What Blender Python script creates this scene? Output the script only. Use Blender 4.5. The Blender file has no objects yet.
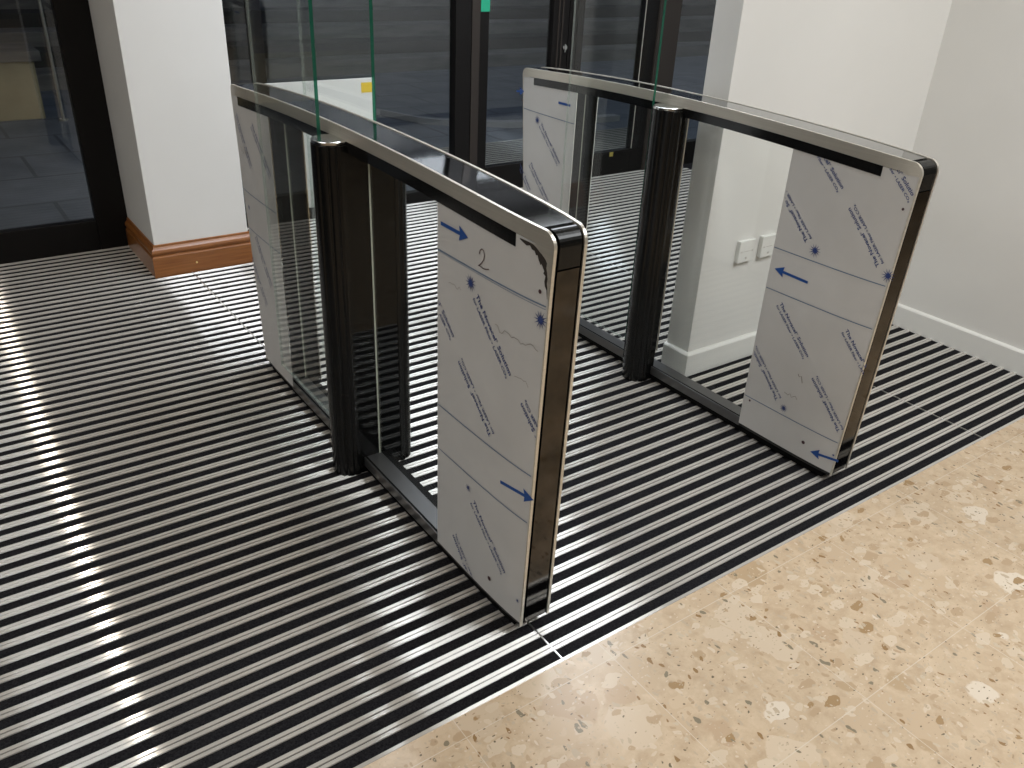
import bpy, bmesh, math, random
from mathutils import Vector, Matrix
random.seed(4)
SC = bpy.context.scene
COL = SC.collection

# ------------------------------------------------------------------ helpers
def link(o, parent=None):
    COL.objects.link(o)
    if parent is not None:
        o.parent = parent
    return o

def tag(o, label=None, cat=None, group=None, kind=None):
    if label: o['label'] = label
    if cat: o['category'] = cat
    if group: o['group'] = group
    if kind: o['kind'] = kind
    return o

def empty(name, loc, label, cat, group=None):
    o = bpy.data.objects.new(name, None)
    o.location = loc
    o.empty_display_size = .05
    link(o)
    return tag(o, label, cat, group)

def to_obj(name, bm, mat, parent=None, smooth=False, bevel=0, seg=2, label=None):
    """links bm as ONE mesh object; vertex coordinates are world coordinates"""
    bmesh.ops.recalc_face_normals(bm, faces=bm.faces[:])
    me = bpy.data.meshes.new(name)
    if parent is not None:
        w = Vector(parent.get('_w', (0, 0, 0)))
        bmesh.ops.translate(bm, verts=bm.verts[:], vec=-w)
    bm.to_mesh(me); bm.free()
    mats = mat if isinstance(mat, (list, tuple)) else [mat]
    for m in mats: me.materials.append(m)
    if smooth:
        for p in me.polygons: p.use_smooth = True
    o = bpy.data.objects.new(name, me)
    link(o, parent)
    if parent is not None: o['_w'] = list(parent.get('_w', (0, 0, 0)))
    if bevel:
        md = o.modifiers.new('bevel', 'BEVEL'); md.width = bevel; md.segments = seg
        md.limit_method = 'ANGLE'; md.angle_limit = math.radians(40)
    if label: o['label'] = label
    return o

def root(name, loc, label, cat, group=None):
    o = empty(name, loc, label, cat, group)
    o['_w'] = list(loc)
    return o

def box(bm, x0, x1, y0, y1, z0, z1, mi=0):
    v = [bm.verts.new((x, y, z)) for x in (x0, x1) for y in (y0, y1) for z in (z0, z1)]
    for f in ((0,1,3,2),(4,6,7,5),(0,4,5,1),(2,3,7,6),(0,2,6,4),(1,5,7,3)):
        fc = bm.faces.new([v[i] for i in f]); fc.material_index = mi
    return v

def new(): return bmesh.new()

def cyl(bm, c, r, z0, z1, n=32, rfun=None, axis='z'):
    rings = []
    for z in (z0, z1):
        ring = []
        for i in range(n):
            a = 2*math.pi*i/n; rr = r if rfun is None else rfun(a)
            if axis == 'z': co = (c[0]+rr*math.cos(a), c[1]+rr*math.sin(a), z)
            elif axis == 'x': co = (z, c[0]+rr*math.cos(a), c[1]+rr*math.sin(a))
            else: co = (c[0]+rr*math.cos(a), z, c[1]+rr*math.sin(a))
            ring.append(bm.verts.new(co))
        rings.append(ring)
    for i in range(n):
        j = (i+1) % n
        bm.faces.new((rings[0][i], rings[0][j], rings[1][j], rings[1][i]))
    bm.faces.new(rings[0][::-1]); bm.faces.new(rings[1])

# ------------------------------------------------------------------ materials
def nodes(name):
    m = bpy.data.materials.new(name); m.use_nodes = True
    nt = m.node_tree; nt.nodes.clear()
    out = nt.nodes.new('ShaderNodeOutputMaterial')
    return m, nt, out

def principled(name, col, rough=.5, metal=0, spec=.5, **kw):
    m, nt, out = nodes(name)
    b = nt.nodes.new('ShaderNodeBsdfPrincipled')
    b.inputs['Base Color'].default_value = (*col, 1)
    b.inputs['Roughness'].default_value = rough
    b.inputs['Metallic'].default_value = metal
    b.inputs['Specular IOR Level'].default_value = spec
    for k, v in kw.items(): b.inputs[k.replace('_', ' ')].default_value = v
    nt.links.new(b.outputs[0], out.inputs[0])
    return m, nt, b

def N(nt, t, **kw):
    n = nt.nodes.new(t)
    for k, v in kw.items():
        if hasattr(n, k): setattr(n, k, v)
        else: n.inputs[k].default_value = v
    return n

def noise_var(nt, b, c0, c1, scale=8, detail=4, lo=.3, hi=.7, vec_scale=(1,1,1), bump=0, bscale=None):
    tc = N(nt, 'ShaderNodeTexCoord'); mp = N(nt, 'ShaderNodeMapping'); mp.inputs['Scale'].default_value = vec_scale
    nt.links.new(tc.outputs['Object'], mp.inputs[0])
    nz = N(nt, 'ShaderNodeTexNoise'); nz.inputs['Scale'].default_value = scale; nz.inputs['Detail'].default_value = detail
    nt.links.new(mp.outputs[0], nz.inputs['Vector'])
    cr = N(nt, 'ShaderNodeValToRGB')
    cr.color_ramp.elements[0].position = lo; cr.color_ramp.elements[1].position = hi
    cr.color_ramp.elements[0].color = (*c0, 1); cr.color_ramp.elements[1].color = (*c1, 1)
    nt.links.new(nz.outputs['Fac'], cr.inputs[0]); nt.links.new(cr.outputs[0], b.inputs['Base Color'])
    if bump:
        n2 = N(nt, 'ShaderNodeTexNoise'); n2.inputs['Scale'].default_value = bscale or scale*4
        nt.links.new(mp.outputs[0], n2.inputs['Vector'])
        bp = N(nt, 'ShaderNodeBump'); bp.inputs['Strength'].default_value = bump; bp.inputs['Distance'].default_value = .002
        nt.links.new(n2.outputs['Fac'], bp.inputs['Height']); nt.links.new(bp.outputs[0], b.inputs['Normal'])

M = {}
M['paint'], nt, b = principled('white_wall_paint', (.76, .745, .71), .65, spec=.3)
noise_var(nt, b, (.75,.735,.70), (.775,.76,.725), 3, 3, bump=.05, bscale=300)
M['dim'], nt, b = principled('unlit_lobby_wall', (.07,.06,.05), .5)  # lack of light in the lobby is put into this dark wall colour
M['trim'], nt, b = principled('white_gloss_trim', (.80, .79, .75), .3)
M['ceil'], nt, b = principled('ceiling_paint', (.8, .8, .78), .9)
M['oak'], nt, b = principled('varnished_wood', (.3,.12,.035), .28)
noise_var(nt, b, (.21,.070,.015), (.30,.115,.03), 5, 6, vec_scale=(1.2, 14, 22))
M['frame'], nt, b = principled('dark_bronze_frame', (.006,.005,.0045), .45, spec=.2)
M['frame2'], nt, b = principled('brown_grey_frame', (.030,.024,.020), .45, spec=.25)
M['black'], nt, b = principled('black_plastic', (.012,.012,.012), .4)
M['gap'], nt, b = principled('gap_black', (.004,.004,.004), .7, spec=.1)
M['column'], nt, b = principled('gloss_black_column', (.006,.006,.0055), .22, spec=.28)
M['core'], nt, b = principled('polished_black_core', (.004,.004,.004), .03, spec=.22)
M['strip'], nt, b = principled('black_sensor_strip', (.008,.008,.008), .10, spec=.5)
M['satin'], nt, b = principled('satin_stainless', (.60,.565,.50), .30, metal=.6)
noise_var(nt, b, (.60,.56,.48), (.66,.62,.54), 4, 3, vec_scale=(1,1,60), bump=.04, bscale=60)
M['polish'], nt, b = principled('polished_edge_steel', (.82,.79,.72), .12, metal=1)
M['inlay'], nt, b = principled('dark_mirror_inlay', (.17,.15,.13), .07, metal=1)
noise_var(nt, b, (.045,.042,.038), (.085,.077,.068), 14, 5)
M['top'], nt, b = principled('dark_top_glass', (.42,.425,.43), .05, metal=1)
M['chrome'], nt, b = principled('chrome_cap', (.75,.75,.73), .15, metal=1)
M['base'], nt, b = principled('anodised_base_rail', (.16,.16,.16), .3, metal=.8)
M['socket'], nt, b = principled('white_socket_plastic', (.80,.79,.75), .25)
M['socketmark'], nt, b = principled('socket_mark', (.45,.42,.38), .5)
M['ink'], nt, b = principled('blue_print_ink', (.03,.055,.20), .5)
M['ink2'], nt, b = principled('faded_line_ink', (.13,.19,.29), .5)
M['arrow'], nt, b = principled('blue_arrow_ink', (.008,.07,.30), .45)
M['marker'], nt, b = principled('dark_marker', (.07,.03,.035), .6)
M['pencil'], nt, b = principled('faint_marker', (.30,.27,.24), .6)
M['burr'], nt, b = principled('torn_film_residue', (.03,.022,.018), .6)
M['green'], nt, b = principled('green_sticker', (.01,.30,.16), .5)
M['yellow'], nt, b = principled('yellow_sticker', (.75,.52,.04), .5)
M['yellow2'], nt, b = principled('dull_yellow_sticker', (.30,.24,.05), .6)
M['board'], nt, b = principled('white_board', (.70,.70,.66), .5)
M['brass'], nt, b = principled('brass', (.8,.6,.25), .3, metal=1)
M['film'], nt, b = principled('protective_film', (.42,.405,.37), .36, spec=.45)
noise_var(nt, b, (.58,.57,.55), (.63,.62,.60), 6, 5, bump=.03, bscale=40)

# clear glass: what passes is straight, what reflects follows the facing angle (Schlick)
def glass(name, tint, base=.05):
    m, nt, out = nodes(name)
    tr = N(nt, 'ShaderNodeBsdfTransparent'); tr.inputs[0].default_value = (*tint, 1)
    gl = N(nt, 'ShaderNodeBsdfGlossy'); gl.inputs['Roughness'].default_value = 0.0
    gl.inputs[0].default_value = (1,1,1,1)
    lw = N(nt, 'ShaderNodeLayerWeight'); lw.inputs['Blend'].default_value = .5
    pw = N(nt, 'ShaderNodeMath', operation='POWER'); pw.inputs[1].default_value = 5
    nt.links.new(lw.outputs['Facing'], pw.inputs[0])
    ma = N(nt, 'ShaderNodeMath', operation='MULTIPLY_ADD'); ma.inputs[1].default_value = 1-base; ma.inputs[2].default_value = base
    nt.links.new(pw.outputs[0], ma.inputs[0])
    mx = N(nt, 'ShaderNodeMixShader')
    nt.links.new(ma.outputs[0], mx.inputs[0]); nt.links.new(tr.outputs[0], mx.inputs[1]); nt.links.new(gl.outputs[0], mx.inputs[2])
    nt.links.new(mx.outputs[0], out.inputs[0])
    return m
M['glass'] = glass('clear_glass', (.98,.99,.985), .022)
M['pane'] = glass('window_glass', (.93,.95,.95), .06)
# cut edge of the glass sheets
m, nt, out = nodes('green_glass_edge')
tr = N(nt, 'ShaderNodeBsdfTransparent'); tr.inputs[0].default_value = (.10,.42,.28,1)
b = N(nt, 'ShaderNodeBsdfPrincipled'); b.inputs['Base Color'].default_value = (.02,.13,.08,1); b.inputs['Roughness'].default_value = .2
mx = N(nt, 'ShaderNodeMixShader'); mx.inputs[0].default_value = .65
nt.links.new(tr.outputs[0], mx.inputs[1]); nt.links.new(b.outputs[0], mx.inputs[2]); nt.links.new(mx.outputs[0], out.inputs[0])
M['gedge'] = m
M['gedge2'], nt, b = principled('pale_glass_edge', (.42,.44,.36), .25)
m, nt, out = nodes('clear_glass_edge')
tr = N(nt, 'ShaderNodeBsdfTransparent'); tr.inputs[0].default_value = (.85,.92,.88,1)
b = N(nt, 'ShaderNodeBsdfPrincipled'); b.inputs['Base Color'].default_value = (.55,.60,.55,1); b.inputs['Roughness'].default_value = .2
mx = N(nt, 'ShaderNodeMixShader'); mx.inputs[0].default_value = .25
nt.links.new(tr.outputs[0], mx.inputs[1]); nt.links.new(b.outputs[0], mx.inputs[2]); nt.links.new(mx.outputs[0], out.inputs[0])
M['gedge3'] = m

# aluminium bars of the mat: brushed along the bar, so highlights spread across it
m, nt, out = nodes('brushed_aluminium_bars')
df = N(nt, 'ShaderNodeBsdfDiffuse'); df.inputs[0].default_value = (.66,.625,.57,1)
gl = N(nt, 'ShaderNodeBsdfAnisotropic'); gl.inputs['Color'].default_value = (.92,.91,.89,1)
gl.inputs['Roughness'].default_value = .25; gl.inputs['Anisotropy'].default_value = .90
cx = N(nt, 'ShaderNodeCombineXYZ'); cx.inputs[0].default_value = 1
nt.links.new(cx.outputs[0], gl.inputs['Tangent'])
mx = N(nt, 'ShaderNodeMixShader'); mx.inputs[0].default_value = .5
nt.links.new(df.outputs[0], mx.inputs[1]); nt.links.new(gl.outputs[0], mx.inputs[2]); nt.links.new(mx.outputs[0], out.inputs[0])
M['bar'] = m
M['joint'], nt, b = principled('mat_joint_metal', (.6,.59,.57), .35, metal=1)
M['carpet'], nt, b = principled('black_carpet_insert', (.014,.013,.014), .95, spec=.1)
noise_var(nt, b, (.004,.004,.005), (.020,.019,.021), 260, 3, bump=.6, bscale=500)

# terrazzo: stone chips of several sizes in a beige matrix, square joints
m, nt, b = principled('beige_terrazzo', (.6,.5,.36), .22, spec=.4)
tc = N(nt, 'ShaderNodeTexCoord')
wn = N(nt, 'ShaderNodeTexNoise'); wn.inputs['Scale'].default_value = 22; wn.inputs['Detail'].default_value = 3
nt.links.new(tc.outputs['Object'], wn.inputs['Vector'])
sub = N(nt, 'ShaderNodeVectorMath', operation='SUBTRACT'); sub.inputs[1].default_value = (.5,.5,.5)
nt.links.new(wn.outputs['Color'], sub.inputs[0])
sc_ = N(nt, 'ShaderNodeVectorMath', operation='SCALE'); sc_.inputs['Scale'].default_value = .035
nt.links.new(sub.outputs[0], sc_.inputs[0])
add = N(nt, 'ShaderNodeVectorMath', operation='ADD')
nt.links.new(tc.outputs['Object'], add.inputs[0]); nt.links.new(sc_.outputs[0], add.inputs[1])
def chips(scale, thr, ramp, prev, soft=.02, stretch=(1,1,1)):
    mp = N(nt, 'ShaderNodeMapping'); mp.inputs['Scale'].default_value = stretch
    nt.links.new(add.outputs[0], mp.inputs[0])
    v = N(nt, 'ShaderNodeTexVoronoi'); v.inputs['Scale'].default_value = scale; v.inputs['Randomness'].default_value = 1
    nt.links.new(mp.outputs[0], v.inputs['Vector'])
    sep = N(nt, 'ShaderNodeSeparateColor'); nt.links.new(v.outputs['Color'], sep.inputs[0])
    # chip size differs from cell to cell
    sz = N(nt, 'ShaderNodeMath', operation='MULTIPLY'); sz.inputs[1].default_value = thr
    nt.links.new(sep.outputs[1], sz.inputs[0])
    d = N(nt, 'ShaderNodeMath', operation='SUBTRACT'); nt.links.new(sz.outputs[0], d.inputs[0]); nt.links.new(v.outputs['Distance'], d.inputs[1])
    mr = N(nt, 'ShaderNodeMapRange'); mr.inputs['From Min'].default_value = 0; mr.inputs['From Max'].default_value = soft
    nt.links.new(d.outputs[0], mr.inputs['Value'])
    cr = N(nt, 'ShaderNodeValToRGB'); cr.color_ramp.interpolation = 'CONSTANT'
    el = cr.color_ramp.elements
    while len(el) < len(ramp): el.new(.5)
    for e, (po, c) in zip(el, ramp): e.position = po; e.color = (*c, 1)
    nt.links.new(sep.outputs[0], cr.inputs[0])
    mx = N(nt, 'ShaderNodeMix'); mx.data_type = 'RGBA'
    nt.links.new(mr.outputs[0], mx.inputs['Factor']); nt.links.new(prev, mx.inputs['A']); nt.links.new(cr.outputs[0], mx.inputs['B'])
    return mx.outputs['Result']
bn = N(nt, 'ShaderNodeTexNoise'); bn.inputs['Scale'].default_value = 18; bn.inputs['Detail'].default_value = 8; bn.inputs['Roughness'].default_value = .7
nt.links.new(add.outputs[0], bn.inputs['Vector'])
br = N(nt, 'ShaderNodeValToRGB')
br.color_ramp.elements[0].position = .3; br.color_ramp.elements[0].color = (.47,.35,.235,1)
br.color_ramp.elements[1].position = .68; br.color_ramp.elements[1].color = (.64,.505,.36,1)
nt.links.new(bn.outputs['Fac'], br.inputs[0])
Lw = (.64,.525,.395); Lm = (.47,.345,.225); Ld = (.29,.18,.09); Lk = (.17,.135,.09)
c = chips(9, .64, [(0,(.55,.42,.29)),(.3,(.62,.50,.37)),(.52,(.50,.37,.25)),(.66,(.47,.345,.22)),(.76,(.58,.46,.335)),(.93,(.70,.60,.48))], br.outputs[0], .04)
c = chips(19, .58, [(0,(.58,.45,.315)),(.25,(.62,.505,.375)),(.45,Lm),(.62,(.36,.24,.13)),(.72,(.56,.44,.31)),(.86,Lw)], c, .04, (1,1.7,1))
c = chips(40, .46, [(0,(.50,.40,.29)),(.3,Lw),(.45,(.56,.46,.34)),(.62,Lm),(.80,Ld),(.90,(.24,.20,.14))], c, .05, (1.8,1,1))
c = chips(95, .40, [(0,(.52,.42,.31)),(.35,Lw),(.55,(.50,.40,.29)),(.74,(.38,.28,.18)),(.88,Lk)], c, .08, (1,1.6,1))
sepv = N(nt, 'ShaderNodeSeparateXYZ'); nt.links.new(tc.outputs['Object'], sepv.inputs[0])
def gline(sock, off, pitch=.405, w=.0020):
    a = N(nt, 'ShaderNodeMath', operation='SUBTRACT'); a.inputs[1].default_value = off; nt.links.new(sock, a.inputs[0])
    a2 = N(nt, 'ShaderNodeMath', operation='PINGPONG'); a2.inputs[1].default_value = pitch/2; nt.links.new(a.outputs[0], a2.inputs[0])
    a3 = N(nt, 'ShaderNodeMath', operation='LESS_THAN'); a3.inputs[1].default_value = w/2; nt.links.new(a2.outputs[0], a3.inputs[0])
    return a3.outputs[0]
g1 = gline(sepv.outputs[0], .530-.405*20); g2 = gline(sepv.outputs[1], -.573-.405*20)
gm = N(nt, 'ShaderNodeMath', operation='MAXIMUM'); nt.links.new(g1, gm.inputs[0]); nt.links.new(g2, gm.inputs[1])
gf = N(nt, 'ShaderNodeMath', operation='MULTIPLY'); gf.inputs[1].default_value = .65; nt.links.new(gm.outputs[0], gf.inputs[0])
mx = N(nt, 'ShaderNodeMix'); mx.data_type = 'RGBA'; mx.inputs['B'].default_value = (.68,.60,.49,1)
nt.links.new(gf.outputs[0], mx.inputs['Factor']); nt.links.new(c, mx.inputs['A']); hv = N(nt, 'ShaderNodeHueSaturation'); hv.inputs['Value'].default_value = .97; hv.inputs['Saturation'].default_value = 1.06
nt.links.new(mx.outputs['Result'], hv.inputs['Color']); nt.links.new(hv.outputs[0], b.inputs['Base Color'])
M['terrazzo'] = m

# outside
def paving(name, c0, c1, pitch, joint):
    m, nt, b = principled(name, c0, .55, spec=.3)
    noise_var(nt, b, c0, c1, 3, 6)
    src = b.inputs['Base Color'].links[0].from_socket
    tc = N(nt, 'ShaderNodeTexCoord')
    br = N(nt, 'ShaderNodeTexBrick'); br.inputs['Scale'].default_value = 1; br.inputs['Brick Width'].default_value = pitch
    br.inputs['Row Height'].default_value = pitch; br.inputs['Mortar Size'].default_value = .012; br.inputs['Mortar Smooth'].default_value = 0
    br.offset = .5
    nt.links.new(tc.outputs['Object'], br.inputs['Vector'])
    mx = N(nt, 'ShaderNodeMix'); mx.data_type = 'RGBA'; mx.inputs['B'].default_value = (*joint, 1)
    nt.links.new(br.outputs['Fac'], mx.inputs['Factor']); nt.links.new(src, mx.inputs['A']); nt.links.new(mx.outputs['Result'], b.inputs['Base Color'])
    return m
M['pave'] = paving('grey_paving', (.12,.135,.165), (.19,.205,.24), .62, (.09,.10,.12))
M['step'], nt, b = principled('stone_step', (.2,.19,.18), .7)
noise_var(nt, b, (.13,.125,.12), (.24,.225,.21), 2.5, 6, vec_scale=(1,2,6))
M['riser'], nt, b = principled('dark_step_riser', (.06,.055,.05), .8)
M['beige'], nt, b = principled('beige_stone', (.34,.29,.17), .8)
noise_var(nt, b, (.30,.26,.15), (.38,.33,.2), 4, 5)
M['kerb'], nt, b = principled('pale_kerb_stone', (.36,.36,.37), .7)

# ------------------------------------------------------------------ dimensions (metres)
YG = 3.27                 # room face of the glazed front
YR = -.45                 # where the right wall ends
XR = 2.533                # right wall
XL = -5.6                 # left wall
YB = -8.0                 # wall behind the camera
H = 2.7
XP = 1.3227; YP = .7788; PT = .115    # partition: free end, room face, thickness
XF = 5.2                  # far right of the space behind the partition

def struct(name, bm, mat, parent=None, **k):
    o = to_obj(name, bm, mat, parent, **k)
    if parent is None: o['kind'] = 'structure'
    return o
# floor
bm = new(); box(bm, XL, XF, YB, -.113, -.05, 0.001); struct('floor', bm, M['terrazzo'])
bm = new(); box(bm, XL, XF, -.113, YG+.06, -.06, -.012); struct('floor_mat_well', bm, M['gap'])
bm = new(); box(bm, XL-.1, XF+.1, YB-.1, YG+.1, H, H+.1); struct('ceiling', bm, M['ceil'])
bm = new(); box(bm, XL-.1, XL, YB, YG, -.05, H); struct('wall_left', bm, M['dim'])
bm = new(); box(bm, XL-.1, XF+.1, YB-.1, YB, -.05, H); struct('wall_back', bm, M['dim'])
bm = new(); box(bm, XR, XR+.1, YR, YP+.001, -.05, H); struct('wall_right', bm, M['paint'])
bm = new(); box(bm, XP, XF, YP, YP+PT, -.05, H); struct('wall_partition', bm, M['paint'], bevel=.002)
bm = new(); box(bm, XF, XF+.1, YP, YG+.1, -.05, H); struct('wall_far_right', bm, M['paint'])
bm = new(); box(bm, XF, XF+.1, YB, YP, -.05, H); struct('wall_lobby_right', bm, M['dim'])
bm = new(); box(bm, XR+.1, XF, YP-.1, YP, -.05, H); struct('wall_lobby_front', bm, M['dim'])
bm = new(); box(bm, XR+.1, XF, -.113, YP-.1, -.05, 0.001); struct('floor_lobby', bm, M['terrazzo'])
PX0, PX1, PY0 = -.122, .317, 2.775
bm = new(); box(bm, PX0, PX1, PY0, YG+.02, -.05, H); struct('wall_pilaster', bm, M['paint'], bevel=.002)

# skirtings: profile extruded along a path with mitred corners
def skirting(name, path, prof, mat, label=None):
    bm = new(); rings = []
    n = len(path)
    for i, (x, y) in enumerate(path):
        def nrm(a, b):
            d = Vector((b[0]-a[0], b[1]-a[1])).normalized(); return Vector((d.y, -d.x))
        if i == 0: m_ = nrm(path[0], path[1]); k = 1
        elif i == n-1: m_ = nrm(path[-2], path[-1]); k = 1
        else:
            a = nrm(path[i-1], path[i]); b_ = nrm(path[i], path[i+1]); m_ = (a+b_).normalized(); k = 1/max(.2, m_.dot(a))
        rings.append([bm.verts.new((x+m_.x*k*t, y+m_.y*k*t, z)) for t, z in prof])
    for a, b_ in zip(rings[:-1], rings[1:]):
        for j in range(len(prof)-1):
            bm.faces.new((a[j], a[j+1], b_[j+1], b_[j]))
    bm.faces.new(rings[0]); bm.faces.new(rings[-1])
    return struct(name, bm, mat)
wp = [(0,-.01),(.016,-.01),(.016,.088),(.012,.0935),(.006,.0965),(0,.0965)]
skirting('baseboard_right', [(XP, YP+PT), (XP, YP), (XR, YP), (XR, YR), (XR+.1, YR)], wp, M['trim'])
op = [(0,-.01),(.021,-.01),(.021,.092),(.018,.097),(.0135,.099),(.0135,.103),(.019,.109),(.0205,.117),(.017,.127),(.010,.134),(.007,.140),(.007,.148),(0,.150)]
skirting('baseboard_pilaster', [(PX0, YG-.01), (PX0, PY0), (PX1, PY0), (PX1, YG-.01)], op, M['oak'])
sk = bpy.data.objects['baseboard_pilaster']
bm = new(); cyl(bm, (.052, .045), .0045, PY0-.0215, PY0-.024, 12, axis='y'); to_obj('brass_screw', bm, M['brass'], sk)

# ------------------------------------------------------------------ glazed front
def frame_unit(name, x0, x1, parts, glass_rects, dep=.055, y=YG, mat='frame'):
    bm = new()
    for a in parts: box(bm, a[0], a[1], y+(a[4] if len(a) > 4 else 0), y+dep, a[2], a[3])
    o = struct(name, bm, M[mat], bevel=.003)
    for gx0, gx1, gz0, gz1 in glass_rects:
        bm = new(); box(bm, gx0-.01, gx1+.01, y+.022, y+.030, gz0-.01, gz1+.01)
        to_obj('window_pane', bm, M['pane'], o)
    return o
ZT = 2.35
# left entrance door beside the pilaster
d1 = frame_unit('door_1', 0, 0, [(-.268,PX0+.02,-.01,ZT),(-1.24,-1.10,-.01,ZT),(-1.10,-.268,-.01,.150),(-1.10,-.268,ZT-.1,ZT)], [(-1.10,-.268,.150,ZT-.1)])
frame_unit('window_1', 0, 0, [(XL,-1.244,-.01,.150),(XL,-1.244,ZT-.1,ZT),(XL,XL+.06,.15,ZT-.1)], [(XL+.06,-1.244,.150,ZT-.1)])
w2 = frame_unit('window_2', 0, 0, [(.598,.662,-.01,ZT),(PX1-.01,.598,-.01,.068),(PX1-.01,.598,ZT-.1,ZT),(.662,1.797,-.01,.068),(.662,1.797,ZT-.1,ZT),(PX1-.01,.37,.068,ZT-.1)], [(.662,1.797,.068,ZT-.1),(.37,.598,.068,ZT-.1)])
bm = new(); box(bm, 1.797, 1.902, YG-.01, YG+.06, -.01, ZT); struct('trim_1', bm, M['frame'], bevel=.003)
# double doors
d2 = frame_unit('door_2', 0, 0, [(1.908,2.033,-.01,ZT),(2.510,2.632,-.01,ZT),(2.033,2.510,-.01,.165),(2.033,2.510,ZT-.1,ZT)], [(2.033,2.510,.165,ZT-.1)])
d3 = frame_unit('door_3', 0, 0, [(2.638,2.757,-.01,ZT),(3.275,3.40,-.01,ZT),(2.757,3.275,-.01,.165),(2.757,3.275,ZT-.1,ZT)], [(2.757,3.275,.165,ZT-.1)])
bm = new(); box(bm, 1.910, 1.966, YG-.006, YG, .17, ZT-.1); to_obj('door_stile_cover', bm, M['frame2'], d2, bevel=.002)
for x in (2.545, 2.575, 2.66, 2.70):
    bm = new(); box(bm, x, x+.008, YG-.006, YG, .17, ZT-.1); to_obj('stile_bead', bm, M['frame2'] if x < 2.6 else M['frame'], d2 if x < 2.63 else d3)
bm = new(); box(bm, 3.275, 3.279, YG-.005, YG, .17, ZT-.1); to_obj('glazing_bead', bm, M['satin'], d3)
bm = new(); cyl(bm, (2.607, .862), .016, YG-.014, YG, 20, axis='y'); box(bm, 2.597, 2.603, YG-.022, YG-.014, .835, .885)
to_obj('lock_cylinder', bm, M['chrome'], d2, bevel=.001, label='small chrome door lock')
bm = new(); box(bm, 1.972, 2.034, YG-.002, YG, 1.075, 1.36); to_obj('green_sticker', bm, M['green'], d2, label='green strip sticker on dark door stile')
bm = new(); box(bm, 3.08, 3.112, YG-.002, YG, .130, .160); to_obj('yellow_sticker', bm, M['yellow2'], d3)
bm = new(); box(bm, 3.40, 3.60, YG-.012, YG+.06, -.01, ZT); struct('trim_2', bm, M['frame2'], bevel=.003)
frame_unit('window_3', 0, 0, [(3.604,XF,-.01,.165),(3.604,XF,ZT-.1,ZT),(XF-.06,XF,.165,ZT-.1)], [(3.604,XF-.06,.165,ZT-.1)])
bm = new(); box(bm, XL, XF, YG-.01, YG+.07, ZT, H); struct('trim_3', bm, M['frame'])
# white board standing in front of the glazing, behind the left turnstile
rb = root('white_board', (.96, YG-.012, 0), 'white rectangular board standing low against the glazed front, yellow sticker in its corner', 'board')
bm = new(); box(bm, .645, 1.266, YG-.016, YG-.003, -.001, .069); to_obj('base_strip', bm, M['black'], rb)
bm = new(); box(bm, .645, 1.266, YG-.014, YG-.004, .069, .748); to_obj('board_sheet', bm, M['board'], rb, bevel=.0015)
bm = new(); box(bm, 1.185, 1.250, YG-.0155, YG-.014, .672, .725); to_obj('yellow_sticker', bm, M['yellow'], rb, label='small yellow square sticker')

# ------------------------------------------------------------------ entrance mats
PITCH = .0527; G0 = -.0115; YM = -.113
COLS = [XL+3.753, .024, 1.895, 3.766, XF]
ROWS = [YM, G0+24*PITCH, G0+50*PITCH, YG]
def entrance_mat(x0, x1, y0, y1, label, front):
    r = root('entrance_mat', ((x0+x1)/2, (y0+y1)/2, -.012), label, 'mat', 'aluminium and carpet entrance mats')
    bm = new(); box(bm, x0+.001, x1-.001, y0+.001, y1-.001, -.0119, -.002)
    to_obj('carpet_inserts', bm, M['carpet'], r)
    bm = new(); k = 0
    ks = [i for i in range(-3, 90) if y0+.008 < G0+PITCH*i+.013 and G0+PITCH*i-.013 < y1-.004]
    for i in ks:
        g = G0+PITCH*i
        for a, b_ in ((-.0111,-.0016),(.0016,.0111)):
            lo, hi = max(g+a, y0+.0012), min(g+b_, y1-.0012)
            if hi-lo < .002: continue
            box(bm, x0+.0022, x1-.0022, lo, hi, -.002, .002)
    to_obj('aluminium_bars', bm, M['bar'], r, bevel=.0006, seg=1)
    if front:
        bm = new(); box(bm, x0, x1, y0-.001, y0+.0085, -.0119, .0022); to_obj('edge_trim', bm, M['bar'], r, bevel=.0008, seg=1)
    if x0 > 0:
        bm = new(); box(bm, x0-.0020, x0+.0020, y0+.001, y1-.001, -.0119, .0012); to_obj('joint_strip', bm, M['joint'], r)
    return r
names = {(0,0):'striped entrance mat left of the first turnstile, nearest the camera',
         (1,0):'striped entrance mat in the passage between the turnstiles, along the terrazzo edge',
         (2,0):'striped entrance mat in the right corner beside the white skirting and terrazzo',
         (0,1):'striped entrance mat left of the first turnstile, middle row under the light streak',
         (1,1):'striped entrance mat behind the pillars between the turnstiles, middle row',
         (2,1):'striped entrance mat behind the white partition end, middle row',
         (0,2):'striped entrance mat at the foot of the wooden skirting and left glass door',
         (1,2):'striped entrance mat at the foot of the dark double doors',
         (2,2):'striped entrance mat at the far right foot of the glazed front'}
for (i, j), lab in names.items():
    x0, x1 = COLS[i], COLS[i+1]; y0, y1 = ROWS[j], ROWS[j+1]
    if i == 2 and j == 0:
        entrance_mat(x0, XR, y0, YP, lab, True); continue
    if i == 1 and j == 0:
        # the partition stands on this mat's right part
        entrance_mat(x0, x1, y0, y1, lab, True); continue
    entrance_mat(x0, x1, y0, y1, lab, j == 0)
bm = new(); box(bm, 1.895, XF, YP+PT, ROWS[1]-.001, -.0119, -.001); struct('floor_strip', bm, M['carpet'])
bm = new(); box(bm, XL, COLS[0], YM, YG, -.0119, -.001); struct('floor_side_carpet', bm, M['carpet'])
bm = new(); box(bm, 3.766, XF, ROWS[1], YG, -.0119, -.001); struct('floor_corner', bm, M['carpet'])

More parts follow.
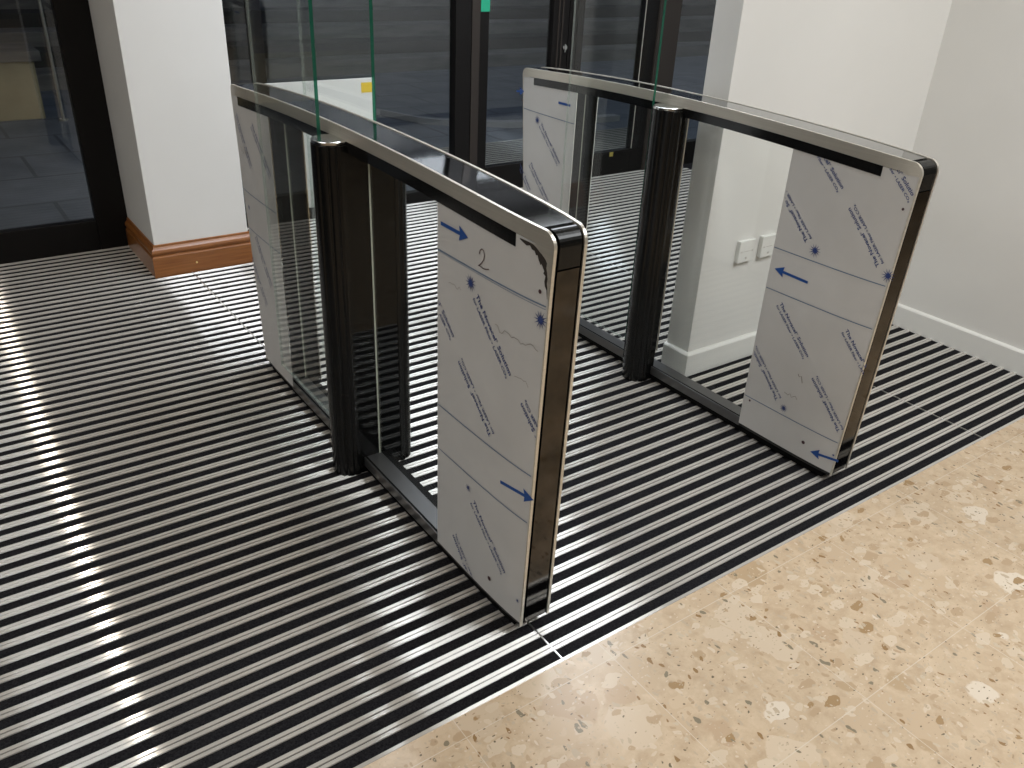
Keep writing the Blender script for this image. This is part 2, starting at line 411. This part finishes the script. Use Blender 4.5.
# ------------------------------------------------------------------ the turnstiles
W, L, ARCH, BUL, YB0, YB1 = .0809, 1.7934, .0298, .0152, .026, -.104
D = 1.2162
def q(y):
    t = max(0, min(1, y/L)); return 4*t*(1-t)
def xs(y, side, inset, x0):
    t = max(0, min(1, y/L)); k = BUL*(1-abs(2*t-1)**10)     # near flat sides, rounded in plan towards both ends
    return x0 + (-k+inset if side == 0 else W+k-inset)
def zt(y): return 1+ARCH*q(y)
def ynear(z): return YB0*(1-z)
def yfar(z): return L+YB1*(1-z)

def sweep(st, fa, fb, closed_ends=True):
    """st: list of ((yo,zo),(yi,zi)); fa/fb give the two x of the solid"""
    bm = new(); rings = []
    for (yo, zo), (yi, zi) in st:
        rings.append([bm.verts.new((fa(yo), yo, zo)), bm.verts.new((fb(yo), yo, zo)),
                      bm.verts.new((fb(yi), yi, zi)), bm.verts.new((fa(yi), yi, zi))])
    for a, b_ in zip(rings[:-1], rings[1:]):
        for j in range(4):
            k = (j+1) % 4
            bm.faces.new((a[j], a[k], b_[k], b_[j]))
    bm.faces.new(rings[0][::-1]); bm.faces.new(rings[-1])
    return bm

def arch_path(inset, ztrim=0, r=.030, zb=.006):
    """outline up the near end, over the top, down the far end, inset from the outer skin"""
    pts = []
    r = max(.003, r-inset)
    for z in (zb, .25, .5, .75, .9): pts.append((ynear(z)+inset, z))
    zc = 1-inset-r
    for i in range(9):
        a = math.pi - i/8*math.pi/2
        y = ynear(1)+inset+r+r*math.cos(a); pts.append((y, zc+r*math.sin(a)+ARCH*q(y)))
    for i in range(1, 80):
        y = inset+r+(L-2*inset-2*r)*i/80; pts.append((y, zt(y)-inset))
    for i in range(9):
        a = math.pi/2 - i/8*math.pi/2
        y = L-inset-r+r*math.cos(a); pts.append((y, zc+r*math.sin(a)+ARCH*q(y)))
    for z in (.9, .75, .5, .25, zb): pts.append((yfar(z)-inset, z))
    return pts

def text_mesh(body, size, bold=0):
    cu = bpy.data.curves.new('t', 'FONT'); cu.body = body; cu.size = size; cu.offset = bold; cu.resolution_u = 2
    o = bpy.data.objects.new('t', cu); COL.objects.link(o)
    dg = bpy.context.evaluated_depsgraph_get(); dg.update()
    me = bpy.data.meshes.new_from_object(o.evaluated_get(dg))
    bpy.data.objects.remove(o); bpy.data.curves.remove(cu)
    vs = [tuple(v.co[:2]) for v in me.vertices]; fs = [tuple(p.vertices) for p in me.polygons]
    bpy.data.meshes.remove(me)
    return vs, fs

def join(parts):
    vs, fs = [], []
    for (v, f), dx, dy in parts:
        k = len(vs); vs += [(a+dx, b_+dy) for a, b_ in v]; fs += [tuple(i+k for i in t) for t in f]
    return vs, fs
_a = text_mesh('The Novacel', .0165, .0003); _w = max(v[0] for v in _a[0])
T1 = join([(_a, 0, 0), (text_mesh('\u00ae', .0070, 0), _w+.0005, .0065), (text_mesh('Solution', .0165, .0003), _w+.0115, 0)])
T2 = text_mesh('for LASER Fiber \u2022 LASER CO\u2082', .0118, .0002)
def width(t): return max(v[0] for v in t[0])-min(v[0] for v in t[0])

def lay(bm, t, origin, ang, px, s=1, sx=1, clip=None, flip=1):
    """puts flat outlines on the side panel; u runs towards the near end, v up"""
    ca, sa = math.cos(ang), math.sin(ang)
    vs = []
    for (a, b_) in t[0]:
        u = origin[0]-flip*(a*s*sx*ca-b_*s*sa); z = origin[1]+(a*s*sx*sa+b_*s*ca)
        vs.append((u, z))
    bv = {}
    for f in t[1]:
        if clip and not all(clip[0] < vs[i][0] < clip[1] and clip[2] < vs[i][1] < clip[3] for i in f): continue
        try: bm.faces.new([bv.setdefault(i, bm.verts.new(px(*vs[i]))) for i in f])
        except ValueError: pass

def poly(bm, pts, px):
    bm.faces.new([bm.verts.new(px(y, z)) for y, z in pts])
def ribbon(bm, pts, w, px):
    pr = None
    for i, (y, z) in enumerate(pts):
        a = pts[max(0, i-1)]; b_ = pts[min(len(pts)-1, i+1)]
        d = Vector((b_[0]-a[0], b_[1]-a[1])); d = d.normalized() if d.length else Vector((1, 0)); n = Vector((-d.y, d.x))*w/2
        cur = (bm.verts.new(px(y+n.x, z+n.y)), bm.verts.new(px(y-n.x, z-n.y)))
        if pr: bm.faces.new((pr[0], cur[0], cur[1], pr[1]))
        pr = cur
def star(bm, c, r, px):
    n = 24; pts = []; r = r*1.3
    for i in range(n):
        a = 2*math.pi*i/n; rr = r if i % 2 == 0 else r*.30
        pts.append((c[0]+rr*math.cos(a), c[1]+rr*math.sin(a)))
    bm2 = [bm.verts.new(px(y, z)) for y, z in pts]; cc = bm.verts.new(px(*c))
    for i in range(n): bm.faces.new((cc, bm2[i], bm2[(i+1) % n]))
def disc(bm, c, r, px, n=14):
    v = [bm.verts.new(px(c[0]+r*math.cos(2*math.pi*i/n), c[1]+r*math.sin(2*math.pi*i/n))) for i in range(n)]
    bm.faces.new(v)
def arrow(bm, tail, head, px, w=.0085, hw=.017, hl=.032):
    t, h = Vector(tail), Vector(head); d = (h-t).normalized(); n = Vector((-d.y, d.x)); m_ = h-d*hl
    poly(bm, [(t+n*w/2)[:], (m_+n*w/2)[:], (m_-n*w/2)[:], (t-n*w/2)[:]], px)
    poly(bm, [(m_-d*.004+n*hw)[:], h[:], (m_-d*.004-n*hw)[:], m_[:]], px)
def print_block(bm, start, end, px, clip, s=1.0):
    """both lines of the film maker's print; start/end are the two ends of the block (y,z)"""
    v = Vector((-(end[0]-start[0]), end[1]-start[1])); ang = math.atan2(v.y, v.x)
    ln = v.length if s is None else .190*s
    up = Vector((-math.sin(ang), math.cos(ang)))
    lay(bm, T1, (start[0]-up.x*.0075, start[1]+up.y*.0075), ang, px, 1, ln/width(T1), clip)
    lay(bm, T2, (start[0]+up.x*.0085, start[1]-up.y*.0085), ang, px, 1, ln/width(T2), clip)

NEAR = (.0, .40); FAR = (1.415, L)
def side_panel(r, x0, side, which, deco):
    ya, yb = NEAR if which == 'near' else FAR
    n = 36; st = []; zb, ztop = .016, .966
    lo_near = lambda z: max(ya, ynear(z)+.0036) if which == 'near' else ya
    hi_far = lambda z: yb if which == 'near' else min(yb, yfar(z)-.0036)
    bm = new(); grid = []
    for i in range(n+1):
        t = i/n; t = t*t*(3-2*t); row = []
        for z in (zb, .25, .5, .75, .90, ztop):
            y = lo_near(z)+(hi_far(z)-lo_near(z))*t
            zz = z if z < ztop else ztop+ARCH*q(y)
            row.append((y, zz))
        grid.append(row)
    out = 0.0008; thick = .0035
    fo = [[bm.verts.new((xs(y, side, out, x0), y, z)) for y, z in row] for row in grid]
    fi = [[bm.verts.new((xs(y, side, out+thick, x0), y, z)) for y, z in row] for row in grid]
    m_ = len(fo[0])
    for i in range(n):
        for j in range(m_-1):
            f = bm.faces.new((fo[i][j], fo[i+1][j], fo[i+1][j+1], fo[i][j+1])); f.material_index = 0
            f = bm.faces.new((fi[i][j], fi[i][j+1], fi[i+1][j+1], fi[i+1][j])); f.material_index = 1
    def rim(a, b_):
        for k in range(len(a)-1):
            f = bm.faces.new((a[k], a[k+1], b_[k+1], b_[k])); f.material_index = 1
    rim(fo[0], fi[0]); rim(fo[n], fi[n]); rim([c_[0] for c_ in fo], [c_[0] for c_ in fi]); rim([c_[-1] for c_ in fo], [c_[-1] for c_ in fi])
    P = to_obj('side_panel', bm, [M['film'], M['polish']], r, label='panel covered in printed protective film' )
    eps = -.0004
    px = lambda y, z: (xs(y, side, eps, x0), y, z)
    sh = (lambda y: y-.012*min(1, max(0, y-.01)/.12)) if (which == 'near' and side == 0) else (lambda y: y)
    pd = lambda y, z: (xs(sh(y), side, eps, x0), sh(y), z)
    px2 = lambda y, z: (xs(sh(y), side, eps*2, x0), sh(y), z)
    clip = (ya+.006 if which == 'near' else ya+.004, yb-.003 if which == 'near' else yb-.012, zb+.002, .962+ARCH*q((ya+yb)/2))
    bt = new(); bp = new()
    def mark(name, mat, fn):
        bm = new(); fn(bm)
        if bm.faces: to_obj(name, bm, M[mat], P)
        else: bm.free()
    def hline(z, w=.0028, dz=0):
        a = max(clip[0], ynear(z)+.007); b_ = min(clip[1], yfar(z)-.008)
        mark('film_line', 'ink2', lambda bm: ribbon(bm, [(a+(b_-a)*k/30, z+dz*k/30) for k in range(31)], w, px))
    for z in deco.get('lines', ()): hline(z)
    for z in deco.get('thin', ()): hline(z, .0012, .003)
    for s_, e_ in deco.get('print', ()): print_block(bt, s_, e_, pd, (clip[0]+.002, clip[1]+(.010 if which == 'near' else 0), clip[2], clip[3]))
    for c_ in deco.get('stars', ()): mark('printed_star', 'ink', lambda bm: star(bm, c_[:2], c_[2] if len(c_) > 2 else .0165, px2))
    for a, b_ in deco.get('arrows', ()): mark('arrow_mark', 'arrow', lambda bm: arrow(bm, a, b_, px2))
    for a, b_ in deco.get('dashes', ()): mark('dash_mark', 'arrow', lambda bm: ribbon(bm, [a, b_], .009, px2))
    for c_ in deco.get('holes', ()): mark('marker_spot', 'marker', lambda bm: disc(bm, c_[:2], c_[2], px2))
    for ln, w in deco.get('marker', ()): mark('handwritten_number', 'marker', lambda bm: ribbon(bm, ln, w, px2))
    for ln, w in deco.get('scribble', ()): mark('faint_writing', 'pencil', lambda bm: ribbon(bm, ln, w, px2))
    if bt.faces: to_obj('film_print', bt, M['ink'], P)
    else: bt.free()
    bp.free()
    if 'tear' in deco:
        def band(a, b_, f):
            bm = new(); pr = None
            for u_, v_ in zip(a, b_):
                cur = (bm.verts.new(f(*u_)), bm.verts.new(f(*v_)))
                if pr: bm.faces.new((pr[0], cur[0], cur[1], pr[1]))
                pr = cur
            return bm
        o_ = [t[0] for t in deco['tear']]; i_ = [t[1] for t in deco['tear']]
        px3 = lambda y, z: (xs(y, side, -.0006, x0), y, z)
        to_obj('bare_steel_corner', band(deco['corner'], o_, px3), M['satin'], P)
        to_obj('torn_film_edge', band(o_, i_, px3), M['burr'], P)
    return P

def turnstile(x0, right_wing, deco, label):
    K = .9852                                   # the cabinets stand on a recessed plinth, 22 mm above the mat
    r = root('turnstile', (x0+W/2, L/2, 0), label, 'turnstile', 'pair of glass wing turnstiles')
    r.location = (x0*K-.0138+W*K/2, L*K/2-.0171, .0220); r.scale = (K, K, K)
    bm = sweep([((y, .010), (y, -.0196)) for y in [.06+1.60*i/30 for i in range(31)]], lambda y: xs(y, 0, .012, x0), lambda y: xs(y, 1, .012, x0))
    to_obj('plinth', bm, M['gap'], r)
    # steel frame rails of both sides: thin at the ends, a 32 mm band along the top
    outer = arch_path(0)
    for side in (0, 1):
        st = []
        for (y, z) in outer:
            if z < .93: yi = y+(.0038 if y < L/2 else -.0038); st.append(((y, z), (yi, z)))
            elif y < .035: 
                k = (z-.93)/.07; st.append(((y, z), (.006+(.045-.006)*max(0, min(1, (y-.002)/.03)), min(.966, z-.002))))
            elif y > L-.035:
                st.append(((y, z), (L-.006-(.045-.006)*max(0, min(1, (L-y-.002)/.03)), min(.966, z-.002))))
            else: st.append(((y, z), (y, zt(y)-.033)))
        # keep inner points ordered
        ins = .0 ; th = .0075
        bm = sweep(st, lambda y: xs(y, side, ins, x0), lambda y: xs(y, side, ins+th, x0))
        to_obj('side_frame', bm, M['satin'], r, bevel=.0022, seg=3)
    # black channel (recess) just inside the rails, seen as the dark line beside the inlay
    ch = arch_path(.006); ci = arch_path(.012)
    bm = sweep(list(zip(ch, ci)), lambda y: xs(y, 0, .0075, x0), lambda y: xs(y, 1, .0075, x0))
    to_obj('edge_channel', bm, M['gap'], r)
    # end inlays: polished dark steel, with a separate curved cap at the top
    for end in (0, 1):
        f = ynear if end == 0 else yfar; sg = 1 if end == 0 else -1
        st = [((f(z)+sg*.0022, z), (f(z)+sg*.007, z)) for z in (.010, .3, .6, .922)]
        bm = sweep(st, lambda y: xs(y, 0, .0155, x0), lambda y: xs(y, 1, .0125, x0)); to_obj('end_inlay', bm, M['inlay'], r)
        cap = [p_ for p_ in arch_path(.0015) if p_[1] > .90 and (p_[0] < .040 if end == 0 else p_[0] > L-.040)]
        capi = [p_ for p_ in arch_path(.007) if p_[1] > .90 and (p_[0] < .045 if end == 0 else p_[0] > L-.045)]
        m_ = min(len(cap), len(capi)); 
        if end == 0: cap, capi = cap[:m_], capi[:m_]
        else: cap, capi = cap[-m_:], capi[-m_:]
        z0c = .926; y0c = f(z0c)
        ex = ((y0c+sg*.0015, z0c), (y0c+sg*.007, z0c))
        st = list(zip(cap, capi)); st = [s for s in st if s[0][1] > .93]
        st = [ex]+st if end == 0 else st+[ex]
        bm = sweep(st, lambda y: xs(y, 0, .0155, x0), lambda y: xs(y, 1, .0125, x0)); to_obj('end_cap', bm, M['column'], r, bevel=.0008)
    # top glass between the rails
    ys_ = [.043+(L-.086)*i/90 for i in range(91)]
    bm = sweep([((y, zt(y)-.0018), (y, zt(y)-.010)) for y in ys_], lambda y: xs(y, 0, .0100, x0), lambda y: xs(y, 1, .0085, x0))
    to_obj('top_glass', bm, M['top'], r)
    # black sensor strip under the rail, both sides
    ys_ = [.108+(1.70-.108)*i/70 for i in range(71)]
    for side in (0, 1):
        bm = sweep([((y, zt(y)-.033), (y, zt(y)-.061)) for y in ys_], lambda y: xs(y, side, -.0006, x0), lambda y: xs(y, side, .006, x0))
        to_obj('sensor_strip', bm, M['strip'], r)
    ys_ = [.40+1.030*i/40 for i in range(25)]
    bm = sweep([((y, zt(y)-.010), (y, zt(y)-.058)) for y in ys_], lambda y: xs(y, 0, .007, x0), lambda y: xs(y, 1, .007, x0))
    to_obj('top_beam', bm, M['black'], r)
    # end housings
    for ya, yb in ((None, .40), (1.430, None)):
        st = []
        for z in (.004, .25, .5, .75, .955):
            a = ynear(z)+.007 if ya is None else ya; b_ = yfar(z)-.007 if yb is None else yb
            st.append((z, a, b_))
        bm = new(); n = 30; rings = []
        for z, a, b_ in st:
            ring = []
            for i in range(n+1):
                y = a+(b_-a)*i/n; ring.append(bm.verts.new((xs(y, 0, .0045, x0), y, z)))
            for i in range(n, -1, -1):
                y = a+(b_-a)*i/n; ring.append(bm.verts.new((xs(y, 1, .0045, x0), y, z)))
            rings.append(ring)
        m_ = len(rings[0])
        for a, b_ in zip(rings[:-1], rings[1:]):
            for i in range(m_): bm.faces.new((a[i], a[(i+1) % m_], b_[(i+1) % m_], b_[i]))
        bm.faces.new(rings[0][::-1]); bm.faces.new(rings[-1])
        to_obj('end_housing', bm, M['black'], r)
    side_panel(r, x0, 0, 'near', deco['near']); side_panel(r, x0, 0, 'far', deco['far'])
    side_panel(r, x0, 1, 'near', {'lines': (.845, .44, .31)}); side_panel(r, x0, 1, 'far', {'lines': (.84, .65, .52)})
    # base rail carrying the glass, with a dark groove along its front top edge
    cx_ = x0+W/2
    ys_ = [.40+1.030*i/40 for i in range(41)]
    bm = sweep([((y, .036), (y, .003)) for y in ys_], lambda y: xs(y, 0, .003, x0), lambda y: cx_+.006)
    to_obj('base_rail', bm, M['base'], r, bevel=.0012)
    bm = sweep([((y, .0368), (y, .0355)) for y in ys_], lambda y: xs(y, 0, .006, x0), lambda y: xs(y, 0, .012, x0))
    to_obj('rail_groove', bm, M['gap'], r)
    # fixed infill glass either side of the pillar
    for a, b_ in (((.402, .846), (.944, 1.428)) if right_wing else ((.402, 1.428),)):
        bm = new(); box(bm, cx_-.0025, cx_+.0025, a, b_, .03, .985, 0)
        for f in bm.faces:
            if abs(f.normal.y) > .5 or (f.calc_center_median().y-a) < 1e-4 or (b_-f.calc_center_median().y) < 1e-4: f.material_index = 1
        to_obj('infill_glass', bm, [M['glass'], M['gedge2']], r)
    # drive pillar: core with a fluted half-round column on each passage side
    bm = new(); box(bm, x0-.030, (x0+W+.036) if right_wing else (x0+.002), .848, .942, -.0196, .985)
    to_obj('pillar_core', bm, M['core'], r, bevel=.003)
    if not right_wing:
        bm = new(); box(bm, x0+.003, x0+.007, .846, .850, .10, .975); to_obj('reflection_line', bm, M['satin'], r)  # thin bright strip standing in for the column's reflection in the glass
    def fl(a):
        rr = .054
        for c_ in (math.radians(235), math.radians(262), math.radians(288), math.radians(205)):
            d = (a-c_+math.pi) % (2*math.pi)-math.pi
            rr -= .0035*math.exp(-(d/.07)**2)
        return rr
    sides = [(0, x0-.037)] + ([(1, x0+W+.037)] if right_wing else [])
    for side, xc in sides:
        bm = new(); cyl(bm, (xc, .900), .054, -.0196, .988, 128, fl); to_obj('pillar_column', bm, M['column'], r)
        bm = new(); cyl(bm, (xc, .905), .051, .988, .998, 48); to_obj('pillar_cap', bm, M['chrome'], r, bevel=.002)
        # tall glass wing, folded back along the cabinet
        bm = new(); ya, yb = (.978 if side == 0 else .958), 1.437
        box(bm, xc-.005, xc+.005, ya, yb, .105, 1.72, 0)
        for f in bm.faces:
            c_ = f.calc_center_median()
            if c_.y-ya < 1e-4: f.material_index = 1
            elif yb-c_.y < 1e-4: f.material_index = 2
            elif c_.z > 1.719 or c_.z < .1051: f.material_index = 2
        to_obj('glass_wing', bm, [M['glass'], M['gedge'], M['gedge3']], r)
        bm = new(); box(bm, xc-.010, xc+.010, .935, .972, .02, .988); to_obj('wing_clamp', bm, M['column'], r, bevel=.002)
    return r

two = [(.224+(a-.224)*.72, z) for a, z in [(.247,.893),(.243,.902),(.234,.907),(.224,.904),(.220,.895),(.224,.885),(.234,.876),(.245,.869),(.252,.867),(.240,.868),(.225,.866),(.208,.868),(.196,.871)]]
def squig(y0, z0, n, w, h, seed):
    rnd = random.Random(seed); return [(y0-w*i/n, z0+h*(rnd.random()-.5)) for i in range(n+1)]
decoL = {
 'near': dict(lines=(.852, .450, .322), thin=(.846,),
   arrows=[((.396,.916),(.284,.915)), ((.134,.379),(.008,.394))],
   stars=[(.271,.818),(.024,.820),(.264,.284,.009),(.043,.080,.006)],
   holes=[(.162,.070,.0065),(.031,.878,.0045)],
   print=[((.256,.790),(.120,.650)), ((.170,.487),(.308,.617)), ((-.075,.490),(.060,.618)), ((.248,.250),(.100,.115)), ((.487,.782),(.351,.658)), ((.190,-.035),(.318,.095))],
   marker=[(two, .0022)],
   scribble=[(squig(.175,.752,18,.15,.014,2),.0014),(squig(.36,.79,8,.05,.01,3),.0012),(squig(.10,.665,6,.05,.012,5),.0012)],
   tear=[((.094,.9672),(.094,.965)),((.084,.9672),(.086,.962)),((.071,.967),(.074,.958)),((.062,.9665),(.064,.961)),((.056,.966),(.058,.955)),((.048,.963),(.050,.954)),((.044,.961),(.046,.947)),((.036,.956),(.041,.948)),((.030,.953),(.038,.940)),((.024,.949),(.032,.931)),((.019,.945),(.029,.934)),((.015,.939),(.021,.922)),((.016,.930),(.023,.917)),((.013,.920),(.017,.913)),((.011,.909),(.019,.902)),((.012,.900),(.017,.893)),((.010,.890),(.012,.886)),((.009,.870),(.0092,.868))],
   corner=[(.094,.9676),(.084,.9676),(.071,.9676),(.062,.9676),(.056,.9676),(.048,.9676),(.044,.9676),(.036,.9676),(.030,.9676),(.024,.9676),(.017,.9676),(.008,.9676),(.0046,.955),(.0046,.935),(.0046,.915),(.0046,.90),(.0046,.885),(.0046,.865)]),
 'far': dict(lines=(.655, .519),
   stars=[(1.70,.60,.010)],
   print=[((1.745,.905),(1.63,.76)), ((1.66,.505),(1.54,.36)), ((1.58,.90),(1.45,.77)),((1.74,.40),(1.62,.27))],
   scribble=[(squig(1.74,.80,10,.1,.03,8),.002)])}
decoR = {
 'near': dict(lines=(.657, .523, .129),
   arrows=[((.265,.588),(.392,.592)), ((.014,.070),(.121,.056))],
   stars=[(.265,.690),(.017,.688),(.250,.154,.012),(.036,.082,.005)],
   holes=[(.153,.074,.0062),(.026,.876,.004),(.384,.118,.004)],
   print=[((.045,.714),(.184,.852)), ((.372,1.005),(.228,.878)), ((.290,.717),(.430,.85)), ((.150,1.030),(.007,.9)),
          ((.353,.483),(.213,.350)), ((.112,.484),(-.03,.352)), ((.030,.177),(.174,.314)), ((.272,.179),(.410,.313))],
   scribble=[([(.226,.292),(.221,.284),(.213,.289),(.205,.268)],.003),(squig(.26,.21,7,.05,.012,9),.002)]),
 'far': dict(lines=(.842,),
   arrows=[((1.830,.90),(1.772,.908))], dashes=[((1.524,.905),(1.448,.906))],
   stars=[(1.659,.813,.015)],
   print=[((1.640,.795),(1.488,.655)), ((1.700,.622),(1.552,.490)), ((1.83,.64),(1.735,.55))],
   holes=[(1.785,.872,.005)])}
turnstile(0, True, decoL, 'left glass wing turnstile with the number 2 handwritten on its filmed side panel')
turnstile(D, False, decoR, 'right glass wing turnstile in front of the white partition wall, no number on its panel')

# ------------------------------------------------------------------ sockets on the partition
def socket(x0, label):
    r = root('wall_socket', (x0+.043, YP, .46), label, 'socket', 'white wall sockets')
    y = YP-.012
    bm = new(); box(bm, x0+.0015, x0+.0845, y-.001, YP, .4315, .5145); to_obj('back_box', bm, M['socket'], r, bevel=.002)
    bm = new(); box(bm, x0, x0+.086, y-.007, y-.001, .430, .516); to_obj('faceplate', bm, M['socket'], r, bevel=.003)
    for xx in (x0+.013, x0+.073):
        bm = new(); cyl(bm, (xx, .473), .0030, y-.0078, y-.007, 12, axis='y'); to_obj('screw', bm, M['socketmark'], r)
    bm = new(); cyl(bm, (x0+.043, .447), .0042, y-.0078, y-.007, 14, axis='y'); to_obj('cord_outlet', bm, M['socketmark'], r)
    bm = new(); box(bm, x0+.026, x0+.060, y-.0076, y-.007, .4725, .474); to_obj('fuse_slot', bm, M['socketmark'], r)
socket(1.497, 'white square wall plate on the partition, the left one of two, fully visible')
socket(1.624, 'white square wall plate on the partition, partly hidden behind the right turnstile')

# ------------------------------------------------------------------ ceiling lights (out of frame, light the room)
def arealight(nm, x, y, z, sx, sy, power, col, parent, shape='RECTANGLE', spread=math.pi):
    ld = bpy.data.lights.new(nm, 'AREA'); ld.shape = shape; ld.size = sx; ld.size_y = sy; ld.energy = power; ld.color = col; ld.spread = spread
    o = bpy.data.objects.new(nm, ld); o.location = (x, y, z); link(o)
    o.parent = parent; o.matrix_parent_inverse = Matrix.Translation(-Vector(parent['_w']))
    return o
COOL = (.88,.93,1.0); WARM = (1.0,.87,.72); NEU = (.95,.98,1.0)
def panel_light(x, y, sx, sy, power, col, label):
    r = root('ceiling_light', (x, y, H), label, 'light', 'ceiling lights')
    bm = new()
    for a in ((x-sx/2-.03, x-sx/2, y-sy/2-.03, y+sy/2+.03),(x+sx/2, x+sx/2+.03, y-sy/2-.03, y+sy/2+.03),(x-sx/2, x+sx/2, y-sy/2-.03, y-sy/2),(x-sx/2, x+sx/2, y+sy/2, y+sy/2+.03)):
        box(bm, *a, H-.03, H)
    to_obj('light_frame', bm, M['trim'], r)
    arealight('light_panel', x, y, H-.02, sx, sy, power, col, r)
def downlight(x, y, rad, power, col, label, spread=math.radians(120)):
    r = root('downlight', (x, y, H), label, 'light', 'ceiling downlights')
    bm = new(); n = 24; rings = []
    for rr, z in ((rad, H-.002), (rad, H-.012), (rad+.02, H-.012), (rad+.02, H)):
        rings.append([bm.verts.new((x+rr*math.cos(2*math.pi*i/n), y+rr*math.sin(2*math.pi*i/n), z)) for i in range(n)])
    for a, b_ in zip(rings[:-1], rings[1:]):
        for i in range(n): bm.faces.new((a[i], a[(i+1) % n], b_[(i+1) % n], b_[i]))
    to_obj('light_bezel', bm, M['trim'], r)
    arealight('lamp', x, y, H-.006, rad*2, rad*2, power, col, r, 'DISK', spread)
panel_light(2.3, 2.05, 1.8, 1.8, 62, COOL, 'large square cool white ceiling light behind the partition')
panel_light(.75, 1.7, .6, .6, 18, COOL, 'square cool white ceiling light above the passage')
panel_light(1.5, -1.3, 1.5, 1.5, 58, NEU, 'large square ceiling light over the terrazzo floor')
panel_light(-.9, -2.6, .6, .6, 22, NEU, 'square ceiling light behind the camera')
panel_light(-3.1, .2, 1.5, 1.5, 34, NEU, 'added large square fill light at the left of the room')  # unseen fill, added to brighten the left-facing film panels
downlight(-.70, 1.15, .020, 4.2, WARM, 'round downlight above the left mats')
downlight(-.68, 2.45, .020, 2.4, WARM, 'round downlight near the left glass door')

# ------------------------------------------------------------------ outside, at night
bm = new(); box(bm, -9, 16, YG+.08, 16, -.2, -.03); struct('ground', bm, M['pave'])
# draught mat just outside the double doors
r = root('outdoor_mat', (2.9, 4.1, -.03), 'striped aluminium mat outside beyond the glass double doors', 'mat')
bm = new(); box(bm, 1.9, 4.6, YG+.075, 4.52, -.03, -.012); to_obj('carpet_inserts', bm, M['carpet'], r)
bm = new()
for k in range(22):
    y = YG+.10+k*.0527+.02
    if y < 4.5: box(bm, 1.91, 4.59, y, y+.0215, -.012, -.008)
to_obj('aluminium_bars', bm, M['bar'], r)
# kerb running across the paving
bm = new()
kp = [(1.9,6.6),(2.3,6.3),(2.65,5.94),(2.80,5.50),(2.93,5.34),(3.15,5.2),(3.45,5.0),(3.9,4.9),(4.6,4.85)]
for (x0_, y0_), (x1_, y1_) in zip(kp[:-1], kp[1:]):
    v = [bm.verts.new((x, y+dy, z)) for x, y in ((x0_, y0_), (x1_, y1_)) for dy in (0, .10) for z in (-.03, .02)]
    for f in ((0,1,3,2),(4,6,7,5),(0,4,5,1),(2,3,7,6),(1,5,7,3)): bm.faces.new([v[i] for i in f])
tag(to_obj('paving_kerb', bm, M['kerb']), 'pale curved kerb edge crossing the dark paving outside the glass', 'kerb')
# broad flight of steps beyond the paving
st = root('stone_steps', (5, 8.3, -.03), 'broad dark flight of stone steps outside, beyond the paving', 'steps')
for k in range(9):
    bm = new(); box(bm, -2.0, 15, 8.2+.42*k, 8.2+.42*(k+1)+.6, -.03+.14*k-.1, .12+.14*k); 
    to_obj('step', bm, M['step'] if k % 2 == 0 else M['riser'], st, bevel=.01)
lw = root('low_wall', (-2, 6.9, -.03), 'low beige stone wall outside the left glass door', 'wall')
bm = new(); box(bm, -4.5, .05, 6.85, 7.3, -.03, .42); to_obj('wall_body', bm, M['beige'], lw, bevel=.01)
bm = new(); box(bm, -4.5, .10, 6.80, 7.35, .42, .50); to_obj('coping', bm, M['step'], lw, bevel=.008)
hp = root('handrail_post', (.36, 6.7, -.03), 'slim pale metal post outside the left glass door', 'post')
bm = new(); cyl(bm, (.16, 6.72), .012, -.03, 1.1, 12); to_obj('post', bm, M['satin'], hp)
bm = new(); cyl(bm, (.16, 6.72), .035, -.03, -.015, 16); to_obj('foot_flange', bm, M['satin'], hp)
def street(x, y, z, power, col, sz, tgt):
    ld = bpy.data.lights.new('street_light', 'AREA'); ld.shape = 'DISK'; ld.size = sz; ld.energy = power; ld.color = col
    o = bpy.data.objects.new('street_light', ld); o.location = (x, y, z); link(o)
    d = Vector(tgt)-Vector((x, y, z)); o.rotation_euler = d.to_track_quat('-Z', 'Y').to_euler()
street(8, 6.0, 6, 62, (.75,.85,1.0), .5, (4, 7, 0))
street(-3, 4.5, 5, 14, (1.0,.85,.6), .4, (-1, 7, 0))

# ------------------------------------------------------------------ world, camera, view
w = bpy.data.worlds.new('night'); SC.world = w; w.use_nodes = True
w.node_tree.nodes['Background'].inputs[0].default_value = (.012,.016,.026,1)
w.node_tree.nodes['Background'].inputs[1].default_value = 1
cam = bpy.data.cameras.new('camera'); co = bpy.data.objects.new('camera', cam); link(co)
yaw, pit, rol, fpx = .634852046, .495178879, .0483450527, 834.158177
f = Vector((math.sin(yaw)*math.cos(pit), math.cos(yaw)*math.cos(pit), -math.sin(pit)))
rr = Vector((math.cos(yaw), -math.sin(yaw), 0)); u = rr.cross(f)
r2 = rr*math.cos(rol)+u*math.sin(rol); u2 = -rr*math.sin(rol)+u*math.cos(rol)
m = Matrix.Identity(4)
for i in range(3): m[i][0] = r2[i]; m[i][1] = u2[i]; m[i][2] = -f[i]
m.translation = (-.93285932, -1.15465408, 1.48435796)
co.matrix_world = m
cam.sensor_width = 36; cam.lens = fpx/1024*36; cam.clip_start = .02
SC.camera = co
SC.view_settings.view_transform = 'Standard'; SC.view_settings.look = 'None'
SC.view_settings.gamma = 1; SC.view_settings.use_curve_mapping = False
SC.view_settings.exposure = 0.3
for o in list(bpy.data.objects):
    if '_w' in o: del o['_w']
